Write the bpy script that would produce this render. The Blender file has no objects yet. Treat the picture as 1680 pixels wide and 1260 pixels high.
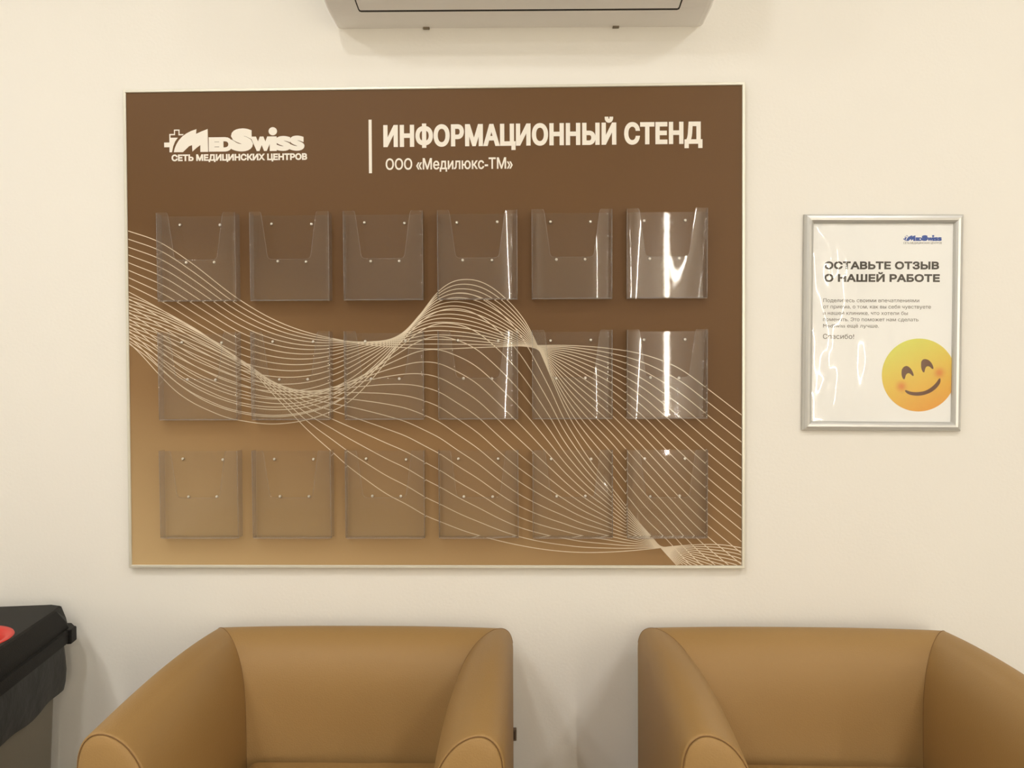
import bpy, bmesh, math, random
from mathutils import Vector, Matrix, noise
from mathutils.geometry import delaunay_2d_cdt
PI = math.pi
S = bpy.context.scene
COL = S.collection

# ------------------------------------------------------------------ camera
cam_d = bpy.data.cameras.new('camera')
cam = bpy.data.objects.new('camera', cam_d)
COL.objects.link(cam)
cam_d.sensor_fit = 'HORIZONTAL'
cam_d.sensor_width = 36.0
cam_d.lens = 1300.0 / 1680.0 * 36.0
cam_d.clip_start = 0.05
def cam_matrix(loc, yaw, pitch, roll):
    cy, sy, cp, sp, cr, sr = math.cos(yaw), math.sin(yaw), math.cos(pitch), math.sin(pitch), math.cos(roll), math.sin(roll)
    f = Vector((sy*cp, cy*cp, sp)); r = Vector((cy, -sy, 0)); u = r.cross(f)
    r2 = r*cr + u*sr; u2 = -r*sr + u*cr
    m = Matrix((r2, u2, -f)).transposed().to_4x4()
    m.translation = loc
    return m
cam.matrix_world = cam_matrix(Vector((0, -1.6574, 1.2)), math.radians(-1.295), math.radians(-1.011), math.radians(-0.252))
S.camera = cam

# ------------------------------------------------------------------ world, view, lamps
w = bpy.data.worlds.new('world'); S.world = w; w.use_nodes = True
w.node_tree.nodes['Background'].inputs[0].default_value = (1.0, 0.86, 0.68, 1)
w.node_tree.nodes['Background'].inputs[1].default_value = 0.05
vs = S.view_settings
vs.view_transform = 'Standard'; vs.look = 'None'; vs.gamma = 1.0; vs.use_curve_mapping = False
vs.exposure = 0.0
S.cycles.use_denoising = True
S.cycles.use_adaptive_sampling = False
S.cycles.denoising_input_passes = 'RGB_ALBEDO_NORMAL'
S.cycles.transparent_max_bounces = 24
S.cycles.max_bounces = 10
S.cycles.diffuse_bounces = 5
S.cycles.sample_clamp_indirect = 6.0
S.cycles.blur_glossy = 0.0
S.cycles.caustics_reflective = False

LAMP_COLOUR = (1.0, 0.985, 0.96)
PANEL_E = 150.0         # round downlights
STRIP_E = 110.0         # slim vertical wall lamps
ROOM = dict(x0=-2.4, x1=2.9, y0=-5.2, y1=0.0, z1=2.7)

# ------------------------------------------------------------------ materials
def nt(name):
    m = bpy.data.materials.new(name); m.use_nodes = True
    t = m.node_tree; t.nodes.clear()
    o = t.nodes.new('ShaderNodeOutputMaterial')
    return m, t, o
def N(t, kind, **kw):
    n = t.nodes.new(kind)
    for k, v in kw.items():
        setattr(n, k, v)
    return n
def rgb(r, g, b):
    f = lambda c: (c/255/12.92) if c/255 <= 0.04045 else ((c/255+0.055)/1.055)**2.4
    return (f(r), f(g), f(b), 1)
def principled(name, col, rough=0.5, metal=0.0, spec=0.5, bump=0.0, bscale=200.0, var=0.0, vscale=6.0, detail=3.0):
    m, t, o = nt(name)
    p = N(t, 'ShaderNodeBsdfPrincipled')
    p.inputs['Base Color'].default_value = col
    p.inputs['Roughness'].default_value = rough
    p.inputs['Metallic'].default_value = metal
    p.inputs['Specular IOR Level'].default_value = spec
    tc = N(t, 'ShaderNodeTexCoord')
    if var:
        nz = N(t, 'ShaderNodeTexNoise'); nz.inputs['Scale'].default_value = vscale; nz.inputs['Detail'].default_value = 4
        t.links.new(tc.outputs['Object'], nz.inputs['Vector'])
        mx = N(t, 'ShaderNodeMix', data_type='RGBA')
        mx.inputs[6].default_value = tuple(c*(1-var) for c in col[:3]) + (1,)
        mx.inputs[7].default_value = tuple(min(1, c*(1+var)) for c in col[:3]) + (1,)
        t.links.new(nz.outputs['Fac'], mx.inputs[0]); t.links.new(mx.outputs[2], p.inputs['Base Color'])
    if bump:
        nb = N(t, 'ShaderNodeTexNoise'); nb.inputs['Scale'].default_value = bscale; nb.inputs['Detail'].default_value = detail
        t.links.new(tc.outputs['Object'], nb.inputs['Vector'])
        b = N(t, 'ShaderNodeBump'); b.inputs['Strength'].default_value = bump; b.inputs['Distance'].default_value = 0.001
        t.links.new(nb.outputs['Fac'], b.inputs['Height']); t.links.new(b.outputs['Normal'], p.inputs['Normal'])
    t.links.new(p.outputs[0], o.inputs[0])
    return m
def emitter(name, col, strength):
    m, t, o = nt(name)
    e = N(t, 'ShaderNodeEmission'); e.inputs[0].default_value = col + (1,); e.inputs[1].default_value = strength
    t.links.new(e.outputs[0], o.inputs[0])
    return m
def clear_plastic(name, tint, refl, r1, r2, haze, ior=1.5):
    """thin clear sheet: transparent body, fresnel reflection with a sharp and a soft lobe, a trace of haze"""
    m, t, o = nt(name)
    tr = N(t, 'ShaderNodeBsdfTransparent'); tr.inputs[0].default_value = tint + (1,)
    df = N(t, 'ShaderNodeBsdfDiffuse'); df.inputs[0].default_value = (0.78, 0.74, 0.70, 1)
    m1 = N(t, 'ShaderNodeMixShader'); m1.inputs[0].default_value = haze
    t.links.new(tr.outputs[0], m1.inputs[1]); t.links.new(df.outputs[0], m1.inputs[2])
    g1 = N(t, 'ShaderNodeBsdfAnisotropic'); g1.inputs['Roughness'].default_value = r1
    g2 = N(t, 'ShaderNodeBsdfAnisotropic'); g2.inputs['Roughness'].default_value = r2
    m2 = N(t, 'ShaderNodeMixShader'); m2.inputs[0].default_value = 0.35
    t.links.new(g1.outputs[0], m2.inputs[1]); t.links.new(g2.outputs[0], m2.inputs[2])
    # Schlick fresnel, the same from both sides of the sheet
    ge = N(t, 'ShaderNodeNewGeometry')
    dt = N(t, 'ShaderNodeVectorMath', operation='DOT_PRODUCT')
    t.links.new(ge.outputs['Normal'], dt.inputs[0]); t.links.new(ge.outputs['Incoming'], dt.inputs[1])
    ab = N(t, 'ShaderNodeMath', operation='ABSOLUTE'); t.links.new(dt.outputs['Value'], ab.inputs[0])
    iv = N(t, 'ShaderNodeMath', operation='SUBTRACT', use_clamp=True); iv.inputs[0].default_value = 1.0; t.links.new(ab.outputs[0], iv.inputs[1])
    pw = N(t, 'ShaderNodeMath', operation='POWER'); pw.inputs[1].default_value = 5.0; t.links.new(iv.outputs[0], pw.inputs[0])
    f0 = ((ior-1)/(ior+1))**2
    fr = N(t, 'ShaderNodeMath', operation='MULTIPLY_ADD'); fr.inputs[1].default_value = 1-f0; fr.inputs[2].default_value = f0
    t.links.new(pw.outputs[0], fr.inputs[0])
    mu = N(t, 'ShaderNodeMath', operation='MULTIPLY', use_clamp=True); mu.inputs[1].default_value = refl
    t.links.new(fr.outputs[0], mu.inputs[0])
    m3 = N(t, 'ShaderNodeMixShader')
    t.links.new(mu.outputs[0], m3.inputs[0]); t.links.new(m1.outputs[0], m3.inputs[1]); t.links.new(m2.outputs[0], m3.inputs[2])
    t.links.new(m3.outputs[0], o.inputs[0])
    return m

def board_print():
    """the printed backdrop: dark brown passing to tan towards its lower left corner (object space of the panel)"""
    m, t, o = nt('board_print')
    tc = N(t, 'ShaderNodeTexCoord'); sp = N(t, 'ShaderNodeSeparateXYZ')
    t.links.new(tc.outputs['Object'], sp.inputs[0])
    # panel local origin = its lower left corner: u = x / 1.29, down = 1 - z / 1.0
    a = N(t, 'ShaderNodeMath', operation='MULTIPLY_ADD'); a.inputs[1].default_value = -1.0/1.0; a.inputs[2].default_value = 1.0 - 0.30
    t.links.new(sp.outputs['Z'], a.inputs[0])
    b = N(t, 'ShaderNodeMath', operation='MULTIPLY_ADD'); b.inputs[1].default_value = -0.41/1.29
    t.links.new(sp.outputs['X'], b.inputs[0]); t.links.new(a.outputs[0], b.inputs[2])
    nz = N(t, 'ShaderNodeTexNoise'); nz.inputs['Scale'].default_value = 1.6; nz.inputs['Detail'].default_value = 1
    t.links.new(tc.outputs['Object'], nz.inputs['Vector'])
    c = N(t, 'ShaderNodeMath', operation='MULTIPLY_ADD'); c.inputs[1].default_value = 0.08
    t.links.new(nz.outputs['Fac'], c.inputs[0]); t.links.new(b.outputs[0], c.inputs[2])
    r = N(t, 'ShaderNodeValToRGB')
    e = r.color_ramp.elements
    e[0].position = 0.0; e[0].color = BOARD_DARK
    e[1].position = 0.74; e[1].color = BOARD_LIGHT
    k = e.new(0.35); k.color = BOARD_MID
    t.links.new(c.outputs[0], r.inputs[0])
    p = N(t, 'ShaderNodeBsdfPrincipled'); p.inputs['Roughness'].default_value = 0.5; p.inputs['Specular IOR Level'].default_value = 0.25
    t.links.new(r.outputs[0], p.inputs['Base Color']); t.links.new(p.outputs[0], o.inputs[0])
    return m
BOARD_DARK = rgb(101, 72, 40); BOARD_MID = rgb(143, 111, 73); BOARD_LIGHT = rgb(195, 167, 122)

def smiley_print():
    """printed yellow ball: green-yellow above, orange below, two blushed cheeks (object space, metres from its centre)"""
    m, t, o = nt('smiley_print')
    tc = N(t, 'ShaderNodeTexCoord'); sp = N(t, 'ShaderNodeSeparateXYZ'); t.links.new(tc.outputs['Object'], sp.inputs[0])
    a = N(t, 'ShaderNodeMath', operation='MULTIPLY_ADD'); a.inputs[1].default_value = 6.0; a.inputs[2].default_value = 0.5
    t.links.new(sp.outputs['Z'], a.inputs[0])
    b = N(t, 'ShaderNodeMath', operation='MULTIPLY_ADD'); b.inputs[1].default_value = -2.6
    t.links.new(sp.outputs['X'], b.inputs[0]); t.links.new(a.outputs[0], b.inputs[2])
    r = N(t, 'ShaderNodeValToRGB'); e = r.color_ramp.elements
    e[0].position = 0.0; e[0].color = rgb(232, 160, 50)
    e[1].position = 1.0; e[1].color = rgb(222, 224, 96)
    k = e.new(0.5); k.color = rgb(232, 196, 76)
    t.links.new(b.outputs[0], r.inputs[0])
    last = r.outputs[0]
    for (cx, cz) in ((-0.035, -0.0236), (0.042, 0.005)):
        d = N(t, 'ShaderNodeVectorMath', operation='DISTANCE'); d.inputs[1].default_value = (cx, -0.0004, cz)
        t.links.new(tc.outputs['Object'], d.inputs[0])
        mr = N(t, 'ShaderNodeMapRange', interpolation_type='SMOOTHSTEP')
        mr.inputs['From Min'].default_value = 0.0; mr.inputs['From Max'].default_value = 0.017
        mr.inputs['To Min'].default_value = 0.75; mr.inputs['To Max'].default_value = 0.0
        t.links.new(d.outputs['Value'], mr.inputs['Value'])
        mx = N(t, 'ShaderNodeMix', data_type='RGBA'); mx.inputs[7].default_value = rgb(218, 112, 48)
        t.links.new(mr.outputs[0], mx.inputs[0]); t.links.new(last, mx.inputs[6]); last = mx.outputs[2]
    p = N(t, 'ShaderNodeBsdfPrincipled'); p.inputs['Roughness'].default_value = 0.6; p.inputs['Specular IOR Level'].default_value = 0.2
    t.links.new(last, p.inputs['Base Color']); t.links.new(p.outputs[0], o.inputs[0])
    return m

M = {
 'wall': principled('wall_paint', (0.84, 0.815, 0.755, 1), 0.75, spec=0.25, bump=0.25, bscale=160, var=0.012, vscale=2.0),
 'ceiling': principled('ceiling_paint', (0.84, 0.82, 0.77, 1), 0.9, spec=0.2),
 'floor': principled('floor_tile', (0.34, 0.30, 0.25, 1), 0.35, var=0.15, vscale=1.4),
 'base': principled('baseboard_paint', (0.72, 0.69, 0.62, 1), 0.5),
 'door': principled('door_laminate', (0.62, 0.50, 0.36, 1), 0.45),
 'panel': emitter('lamp_panel', LAMP_COLOUR, PANEL_E),
 'strip': emitter('lamp_strip', (1.0, 0.90, 0.74), STRIP_E),
 'lamp_white': principled('lamp_housing', (0.80, 0.80, 0.78, 1), 0.5),
 'alu': principled('satin_aluminium', (0.60, 0.60, 0.58, 1), 0.34, metal=0.55, spec=0.5),
 'board_frame': principled('board_frame_metal', (0.72, 0.70, 0.60, 1), 0.35, metal=0.35),
 'print': board_print(),
 'cream_ink': principled('cream_lettering', (0.86, 0.81, 0.72, 1), 0.5, spec=0.3),
 'wave_ink': principled('wave_line_ink', (0.74, 0.63, 0.475, 1), 0.5, spec=0.25),
 'pet': clear_plastic('clear_pocket_plastic', (0.97, 0.965, 0.95), 1.15, 0.03, 0.17, 0.004),
 'pet_edge': clear_plastic('clear_pocket_edge', (0.80, 0.77, 0.765), 2.2, 0.05, 0.25, 0.16),
 'film': clear_plastic('poster_film', (1.0, 1.0, 1.0), 1.6, 0.018, 0.12, 0.0),
 'screw': principled('screw_metal', (0.72, 0.68, 0.60, 1), 0.3, metal=0.8),
 'screw_slot': principled('screw_slot', (0.10, 0.08, 0.06, 1), 0.6),
 'paper': principled('poster_paper', (0.95, 0.95, 0.92, 1), 0.7, spec=0.2),
 'ink': principled('dark_ink', rgb(62, 56, 48), 0.6, spec=0.2),
 'ink_grey': principled('grey_ink', rgb(96, 88, 78), 0.6, spec=0.2),
 'blue_ink': principled('blue_ink', rgb(40, 78, 160), 0.6, spec=0.2),
 'brown_ink': principled('brown_ink', rgb(104, 66, 40), 0.6, spec=0.2),
 'smile': smiley_print(),
 'leather': principled('tan_leatherette', rgb(155, 122, 74), 0.52, spec=0.35, bump=0.5, bscale=420, var=0.03, vscale=5),
 'seam': principled('dark_tan_seam', rgb(118, 84, 44), 0.7),
 'ac': principled('ac_plastic', (0.90, 0.88, 0.85, 1), 0.42, spec=0.4),
 'ac_gap': principled('ac_gap_dark', (0.02, 0.015, 0.01, 1), 0.8),
 'ac_tab': principled('ac_tab', rgb(128, 116, 96), 0.6),
 'ac_label': principled('ac_label', rgb(205, 182, 168), 0.6),
 'ac_label_ink': principled('ac_label_ink', rgb(176, 128, 112), 0.6),
 'lid': principled('black_lid_plastic', rgb(20, 19, 17), 0.55, spec=0.18, bump=0.4, bscale=500),
 'bag': principled('black_bag_film', rgb(14, 15, 13), 0.38, spec=0.3, bump=1.0, bscale=45, detail=2),
 'bin_grey': principled('grey_bin_plastic', rgb(128, 122, 108), 0.5, spec=0.35, bump=0.3, bscale=400),
 'red': principled('red_ring_plastic', rgb(206, 48, 36), 0.45),
 'foot': principled('chair_foot', rgb(40, 30, 22), 0.5),
 'fitting': principled('dark_brown_plastic', rgb(66, 48, 30), 0.5),
 'fitting_rim': principled('brown_plastic_rim', rgb(104, 86, 66), 0.5),
}

# ------------------------------------------------------------------ helpers
def link(name, me, mat, parent=None, loc=(0, 0, 0), smooth=False):
    o = bpy.data.objects.new(name, me); COL.objects.link(o)
    if mat is not None and len(me.materials) == 0:
        me.materials.append(mat)
    o.location = loc
    if parent is not None:
        o.parent = parent
    if smooth:
        for p in me.polygons: p.use_smooth = True
    return o
def thing(name, label, cat, loc=(0, 0, 0), rot=(0, 0, 0), group=None):
    o = bpy.data.objects.new(name, None); COL.objects.link(o)
    o.empty_display_size = 0.05
    o.location = loc; o.rotation_euler = rot
    o['label'] = label; o['category'] = cat
    if group: o['group'] = group
    return o
def tag(o, label, cat, group=None):
    o['label'] = label; o['category'] = cat
    if group: o['group'] = group
    return o
def struct(o):
    o['kind'] = 'structure'; return o
class MB:
    def __init__(s): s.v = []; s.f = []
    def add(s, vs_, fs_):
        b = len(s.v); s.v += [tuple(v) for v in vs_]; s.f += [tuple(b+i for i in f) for f in fs_]
    def box(s, x0, x1, y0, y1, z0, z1):
        s.add([(x0,y0,z0),(x1,y0,z0),(x1,y1,z0),(x0,y1,z0),(x0,y0,z1),(x1,y0,z1),(x1,y1,z1),(x0,y1,z1)],
              [(0,3,2,1),(4,5,6,7),(0,1,5,4),(1,2,6,5),(2,3,7,6),(3,0,4,7)])
    def loft(s, rings, close_ring=True, caps=True):
        n = len(rings[0]); vs_ = [p for r in rings for p in r]; fs_ = []
        for i in range(len(rings)-1):
            for j in range(n if close_ring else n-1):
                k = (j+1) % n
                fs_.append((i*n+j, i*n+k, (i+1)*n+k, (i+1)*n+j))
        if caps:
            fs_.append(tuple(range(n-1, -1, -1))); fs_.append(tuple((len(rings)-1)*n+j for j in range(n)))
        s.add(vs_, fs_)
    def tube(s, path, r, n=8):
        rings = []
        P = [Vector(p) for p in path]
        for i, p in enumerate(P):
            d = (P[min(i+1, len(P)-1)] - P[max(i-1, 0)]).normalized()
            a = d.orthogonal().normalized() if i == 0 else (pa - d*pa.dot(d)).normalized()
            pa = a; b = d.cross(a)
            rings.append([p + (a*math.cos(2*PI*k/n) + b*math.sin(2*PI*k/n))*r for k in range(n)])
        s.loft(rings)
    def ngon(s, pts, flip=False):
        s.add(pts, [tuple(range(len(pts)))[::-1] if flip else tuple(range(len(pts)))])
    def mesh(s, name, bevel=0.0, seg=3, recalc=True, sub=0):
        me = bpy.data.meshes.new(name); me.from_pydata(s.v, [], s.f)
        bm = bmesh.new(); bm.from_mesh(me)
        if bevel:
            bmesh.ops.bevel(bm, geom=list(bm.edges), offset=bevel, segments=seg, affect='EDGES', profile=0.5)
        if recalc: bmesh.ops.recalc_face_normals(bm, faces=bm.faces)
        bm.to_mesh(me); bm.free(); me.update()
        return me
def box_obj(name, dims, mat, parent=None, bevel=0.0, smooth=False, loc=(0,0,0)):
    b = MB(); b.box(*dims)
    o = link(name, b.mesh(name, bevel), mat, parent, loc, smooth)
    return o
def extrude_poly(pts, y0, y1):
    """flat outline in XZ (list of (x, z)), given a thickness along Y"""
    b = MB(); n = len(pts)
    b.add([(x, y0, z) for x, z in pts] + [(x, y1, z) for x, z in pts],
          [tuple(range(n))] + [tuple(range(2*n-1, n-1, -1))] + [(i, (i+1) % n, n+(i+1) % n, n+i) for i in range(n)])
    return b
def catmull(pts, k=6):
    out = []
    n = len(pts)
    for i in range(n-1):
        p0, p1, p2, p3 = [Vector(pts[max(0, min(n-1, j))]) for j in (i-1, i, i+1, i+2)]
        for q in range(k):
            t = q/k
            out.append(0.5*((2*p1) + (p2-p0)*t + (2*p0-5*p1+4*p2-p3)*t*t + (3*p1-p0-3*p2+p3)*t**3))
    out.append(Vector(pts[-1]))
    return out

# ---- lettering: text -> outline curve -> thickened -> flat mesh standing in the XZ plane, facing -Y
_deps = bpy.context.evaluated_depsgraph_get
def _text_curve(s, spacing=1.0):
    c = bpy.data.curves.new('t', 'FONT'); c.body = s; c.size = 1.0; c.space_character = spacing
    o = bpy.data.objects.new('t', c); COL.objects.link(o)
    dg = _deps(); dg.update()
    k = o.evaluated_get(dg).to_curve(dg).copy()
    bpy.data.objects.remove(o); bpy.data.curves.remove(c)
    return k
def _bounds(k):
    xs = []; ys = []
    for sp in k.splines:
        for p in (sp.bezier_points if sp.type == 'BEZIER' else sp.points):
            xs.append(p.co[0]); ys.append(p.co[1])
    return min(xs), max(xs), min(ys), max(ys)
_CAP = {}
def text_mesh(s, x0, x1, base, cap, bold=0.0, y=0.0, thick=0.0003, fit=None, spacing=1.0):
    """x0..x1 = ink extent, base = baseline height, cap = capital height; fit=(z0,z1) fits the ink box instead.
    The outline is thickened at unit size, then the finished mesh is scaled to metres."""
    k = _text_curve(s, spacing)
    if 'c' not in _CAP:
        h = _text_curve('Н'); _CAP['c'] = _bounds(h)[3]; bpy.data.curves.remove(h)
    a0, a1, b0, b1 = _bounds(k)
    sx = (x1-x0-2*bold)/(a1-a0)
    if fit: sz = (fit[1]-fit[0]-2*bold)/(b1-b0); oz = fit[0]+bold-b0*sz
    else: sz = (cap-2*bold)/_CAP['c']; oz = base+bold
    ox = x0+bold-a0*sx
    rx = sx/sz
    cons = []
    for sp in k.splines:
        if sp.type == 'BEZIER':
            d = [((p.co[0]*rx, p.co[1]), (p.handle_left[0]*rx, p.handle_left[1]), (p.handle_right[0]*rx, p.handle_right[1])) for p in sp.bezier_points]
        else:
            d = [((p.co[0]*rx, p.co[1]),)*3 for p in sp.points]
        poly = []
        for q_ in range(len(d)):
            a, b_ = d[q_], d[(q_+1) % len(d)]
            ch = math.hypot(b_[0][0]-a[0][0], b_[0][1]-a[0][1])
            dev = max(abs((h_[0]-a[0][0])*(b_[0][1]-a[0][1])-(h_[1]-a[0][1])*(b_[0][0]-a[0][0]))/max(ch, 1e-9) for h_ in (a[2], b_[1]))
            n_ = 1 if dev < 1e-4 else 5
            for t in [r_/n_ for r_ in range(n_)]:
                pt = tuple((1-t)**3*a[0][c]+3*(1-t)**2*t*a[2][c]+3*(1-t)*t*t*b_[1][c]+t**3*b_[0][c] for c in (0, 1))
                if not poly or math.hypot(pt[0]-poly[-1][0], pt[1]-poly[-1][1]) > 1e-4: poly.append(pt)
        while len(poly) > 2 and math.hypot(poly[0][0]-poly[-1][0], poly[0][1]-poly[-1][1]) < 1e-4: poly.pop()
        if len(poly) < 3: continue
        ar = sum(poly[q_-1][0]*poly[q_][1]-poly[q_][0]*poly[q_-1][1] for q_ in range(len(poly)))/2
        cons.append((ar, poly))
    bpy.data.curves.remove(k)
    def wind(p, poly):
        r = 0
        for q_ in range(len(poly)):
            (xa, ya), (xb, yb) = poly[q_-1], poly[q_]
            if (ya > p[1]) != (yb > p[1]) and p[0] < (xb-xa)*(p[1]-ya)/(yb-ya)+xa: r += 1 if yb > ya else -1
        return r
    pv = []; pe = []
    for ar, poly in cons:
        b0_ = len(pv); pv += [Vector(p) for p in poly]
        pe += [(b0_+q_, b0_+(q_+1) % len(poly)) for q_ in range(len(poly))]
    quads = []
    if bold > 0:
        g = bold/sz
        for ar, poly in cons:
            s_ = 1 if ar > 0 else -1
            for a2, p2 in cons:
                if abs(a2) > abs(ar) and a2*ar < 0 and wind(poly[0], p2) and wind(poly[len(poly)//2], p2): s_ = 1 if a2 > 0 else -1
            n_ = len(poly); ns = []
            for q_ in range(n_):
                dx, dy = poly[(q_+1) % n_][0]-poly[q_][0], poly[(q_+1) % n_][1]-poly[q_][1]
                l_ = math.hypot(dx, dy); ns.append((s_*dy/l_, -s_*dx/l_))
            mt = []
            for q_ in range(n_):
                (ax, ay), (bx_, by_) = ns[q_-1], ns[q_]
                den = max(1+ax*bx_+ay*by_, 0.35)
                mt.append(((ax+bx_)/den*g, (ay+by_)/den*g))
            b0_ = len(pv)
            out = [(p[0]+m_[0], p[1]+m_[1]) for p, m_ in zip(poly, mt)]
            pv += [Vector(p) for p in out]
            base_ = sum(len(c[1]) for c in cons[:[id(c[1]) for c in cons].index(id(poly))])
            for q_ in range(n_):
                r_ = (q_+1) % n_
                pe += [(b0_+q_, b0_+r_), (base_+q_, b0_+q_)]
                quads.append((poly[q_], poly[r_], out[r_], out[q_]))
    boxes = [(min(p[0] for p in q_), max(p[0] for p in q_), min(p[1] for p in q_), max(p[1] for p in q_), q_) for q_ in quads]
    cb = [(min(p[0] for p in c[1]), max(p[0] for p in c[1]), c[1]) for c in cons]
    ov, oe, of_, *_r = delaunay_2d_cdt(pv, pe, [], 0, 1e-6)
    V = [(v.x, v.y) for v in ov]; F = []
    for f in of_:
        cx = sum(ov[q_].x for q_ in f)/len(f); cy = sum(ov[q_].y for q_ in f)/len(f)
        wn = 0
        for xa, xb, poly in cb:
            if xa <= cx <= xb: wn += wind((cx, cy), poly)
        if wn == 0:
            for xa, xb, ya, yb, q_ in boxes:
                if xa <= cx <= xb and ya <= cy <= yb and wind((cx, cy), q_): wn = 1; break
        if wn != 0: F.append(tuple(f))
    V = [(v[0]*sz+ox, y-thick, v[1]*sz+oz) for v in V]
    me = bpy.data.meshes.new('text'); me.from_pydata(V, [], F)
    # all faces towards the reader (-Y)
    bm = bmesh.new(); bm.from_mesh(me); bm.normal_update()
    bmesh.ops.reverse_faces(bm, faces=[f for f in bm.faces if f.normal.y > 0])
    bm.to_mesh(me); bm.free(); me.update()
    return me
def join_meshes(name, mes):
    b = MB()
    for me in mes:
        b.add([v.co[:] for v in me.vertices], [tuple(p.vertices) for p in me.polygons])
        if isinstance(me, bpy.types.Mesh): bpy.data.meshes.remove(me)
    return b.mesh(name, recalc=False)

# ================================================================== the room
R_ = ROOM
def slab(name, dims, mat):
    return struct(box_obj(name, dims, mat))
slab('wall_back', (R_['x0']-.1, R_['x1']+.1, 0.0, 0.12, 0, R_['z1']), M['wall'])
slab('wall_left', (R_['x0']-.12, R_['x0'], R_['y0'], 0.0, 0, R_['z1']), M['wall'])
slab('wall_right', (R_['x1'], R_['x1']+.12, R_['y0'], 0.0, 0, R_['z1']), M['wall'])
slab('wall_front', (R_['x0']-.1, R_['x1']+.1, R_['y0']-.12, R_['y0'], 0, R_['z1']), M['wall'])
slab('floor', (R_['x0']-.1, R_['x1']+.1, R_['y0']-.1, 0.12, -0.1, 0), M['floor'])
slab('ceiling', (R_['x0']-.1, R_['x1']+.1, R_['y0']-.1, 0.12, R_['z1'], R_['z1']+.1), M['ceiling'])
slab('baseboard_back', (R_['x0'], R_['x1'], -0.012, 0.0, 0.0, 0.08), M['base'])

# round ceiling downlights, in rows running away from the wall
LAMPS = [(-1.50, -1.30, 'front row, left'), (-0.60, -1.60, 'front row, middle'), (1.28, -1.30, 'front row, right'),
         (-1.10, -2.45, 'second row, left'), (1.50, -2.45, 'second row, right'),
         (-1.10, -4.0, 'last row, left'), (1.50, -4.0, 'last row, right')]
def disc(rs):
    b = MB(); b.loft([[(r_*math.cos(k*PI/16), r_*math.sin(k*PI/16), z) for k in range(32)] for r_, z in rs]); return b
for lx, ly, wd in LAMPS:
    t = thing('downlight', 'round white ceiling downlight, %s' % wd, 'ceiling light', (lx, ly, R_['z1']), group='ceiling downlights')
    link('rim', disc([(.105, 0), (.105, -.006), (.098, -.012), (.088, -.012), (.088, -.001)]).mesh('rim'), M['lamp_white'], t, smooth=False)
    link('diffuser', disc([(.085, -.0125), (.085, -.014)]).mesh('diffuser'), M['panel'], t)
# two slim vertical lamps on the far wall; they are what the plastic mirrors
for lx, wd in ((1.17, 'left'), (2.35, 'right')):
    t = thing('wall_lamp', 'slim vertical wall light on the far wall, the %s one' % wd, 'wall light', (lx, R_['y0'], 0.45), group='vertical wall lights')
    box_obj('lamp_housing', (-.05, .05, 0.0, .03, 0.0, 2.10), M['lamp_white'], t, 0.004)
    box_obj('diffuser', (-.016, .016, .0305, .036, .02, 2.08), M['strip'], t)

# ================================================================== information board
BX0, BX1, BZ0, BZ1 = -0.8466, 0.4436, 0.7866, 1.7880
FY = -0.0140                                     # front of the frame
PY = -0.0110                                     # printed face
board = thing('information_board', 'large brown framed notice board with cream lettering on the wall', 'notice board', (BX0, 0, BZ0))
FW = 0.0062
W_, H_ = BX1-BX0, BZ1-BZ0
pn = box_obj('printed_panel', (FW*.6, W_-FW*.6, PY, -0.001, FW*.6, H_-FW*.6), M['print'], board)
def rail(name, p0, p1, nrm, wd, prof, mat, parent):
    """mitred frame rail from corner p0 to p1 (x,z); nrm points inward; prof = [(inward, y)]"""
    p0 = Vector(p0); p1 = Vector(p1); n = Vector(nrm); d = (p1-p0).normalized()
    rings = []
    for end, sgn in ((p0, 1), (p1, -1)):
        rings.append([((end + n*a + d*a*sgn).x, y, (end + n*a + d*a*sgn).y) for a, y in prof])
    b = MB(); b.loft(rings)
    return link(name, b.mesh(name), mat, parent)
prof = [(0, 0), (0, FY+.0015), (.0012, FY), (FW-.0012, FY), (FW, FY+.0012), (FW, 0)]
c = [(0, 0), (W_, 0), (W_, H_), (0, H_)]
for i, n_ in enumerate(((0, 1), (-1, 0), (0, -1), (1, 0))):
    rail('frame_rail', c[i], c[(i+1) % 4], n_, FW, prof, M['board_frame'], board)

def onboard(name, me, mat):
    """mesh given in room coordinates, printed on the board"""
    me.transform(Matrix.Translation((-BX0, 0, -BZ0)))
    return link(name, me, mat, board)
onboard('title_lettering', text_mesh('ИНФОРМАЦИОННЫЙ СТЕНД', -.3020, .3567, 1.6635, .0455, bold=.0024, y=PY, spacing=1.05), M['cream_ink'])
onboard('company_lettering', text_mesh('ООО «Медилюкс-ТМ»', -.2975, -.0337, 1.6165, .0235, bold=.0005, y=PY), M['cream_ink'])
b = MB(); b.box(-.3325, -.3262, PY-.0003, PY, 1.6100, 1.7205)
onboard('divider_bar', b.mesh('divider_bar'), M['cream_ink'])
onboard('slogan_lettering', text_mesh('СЕТЬ МЕДИЦИНСКИХ ЦЕНТРОВ', -.7462, -.4613, 1.6390, .0138, bold=.0009, y=PY), M['cream_ink'])

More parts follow.
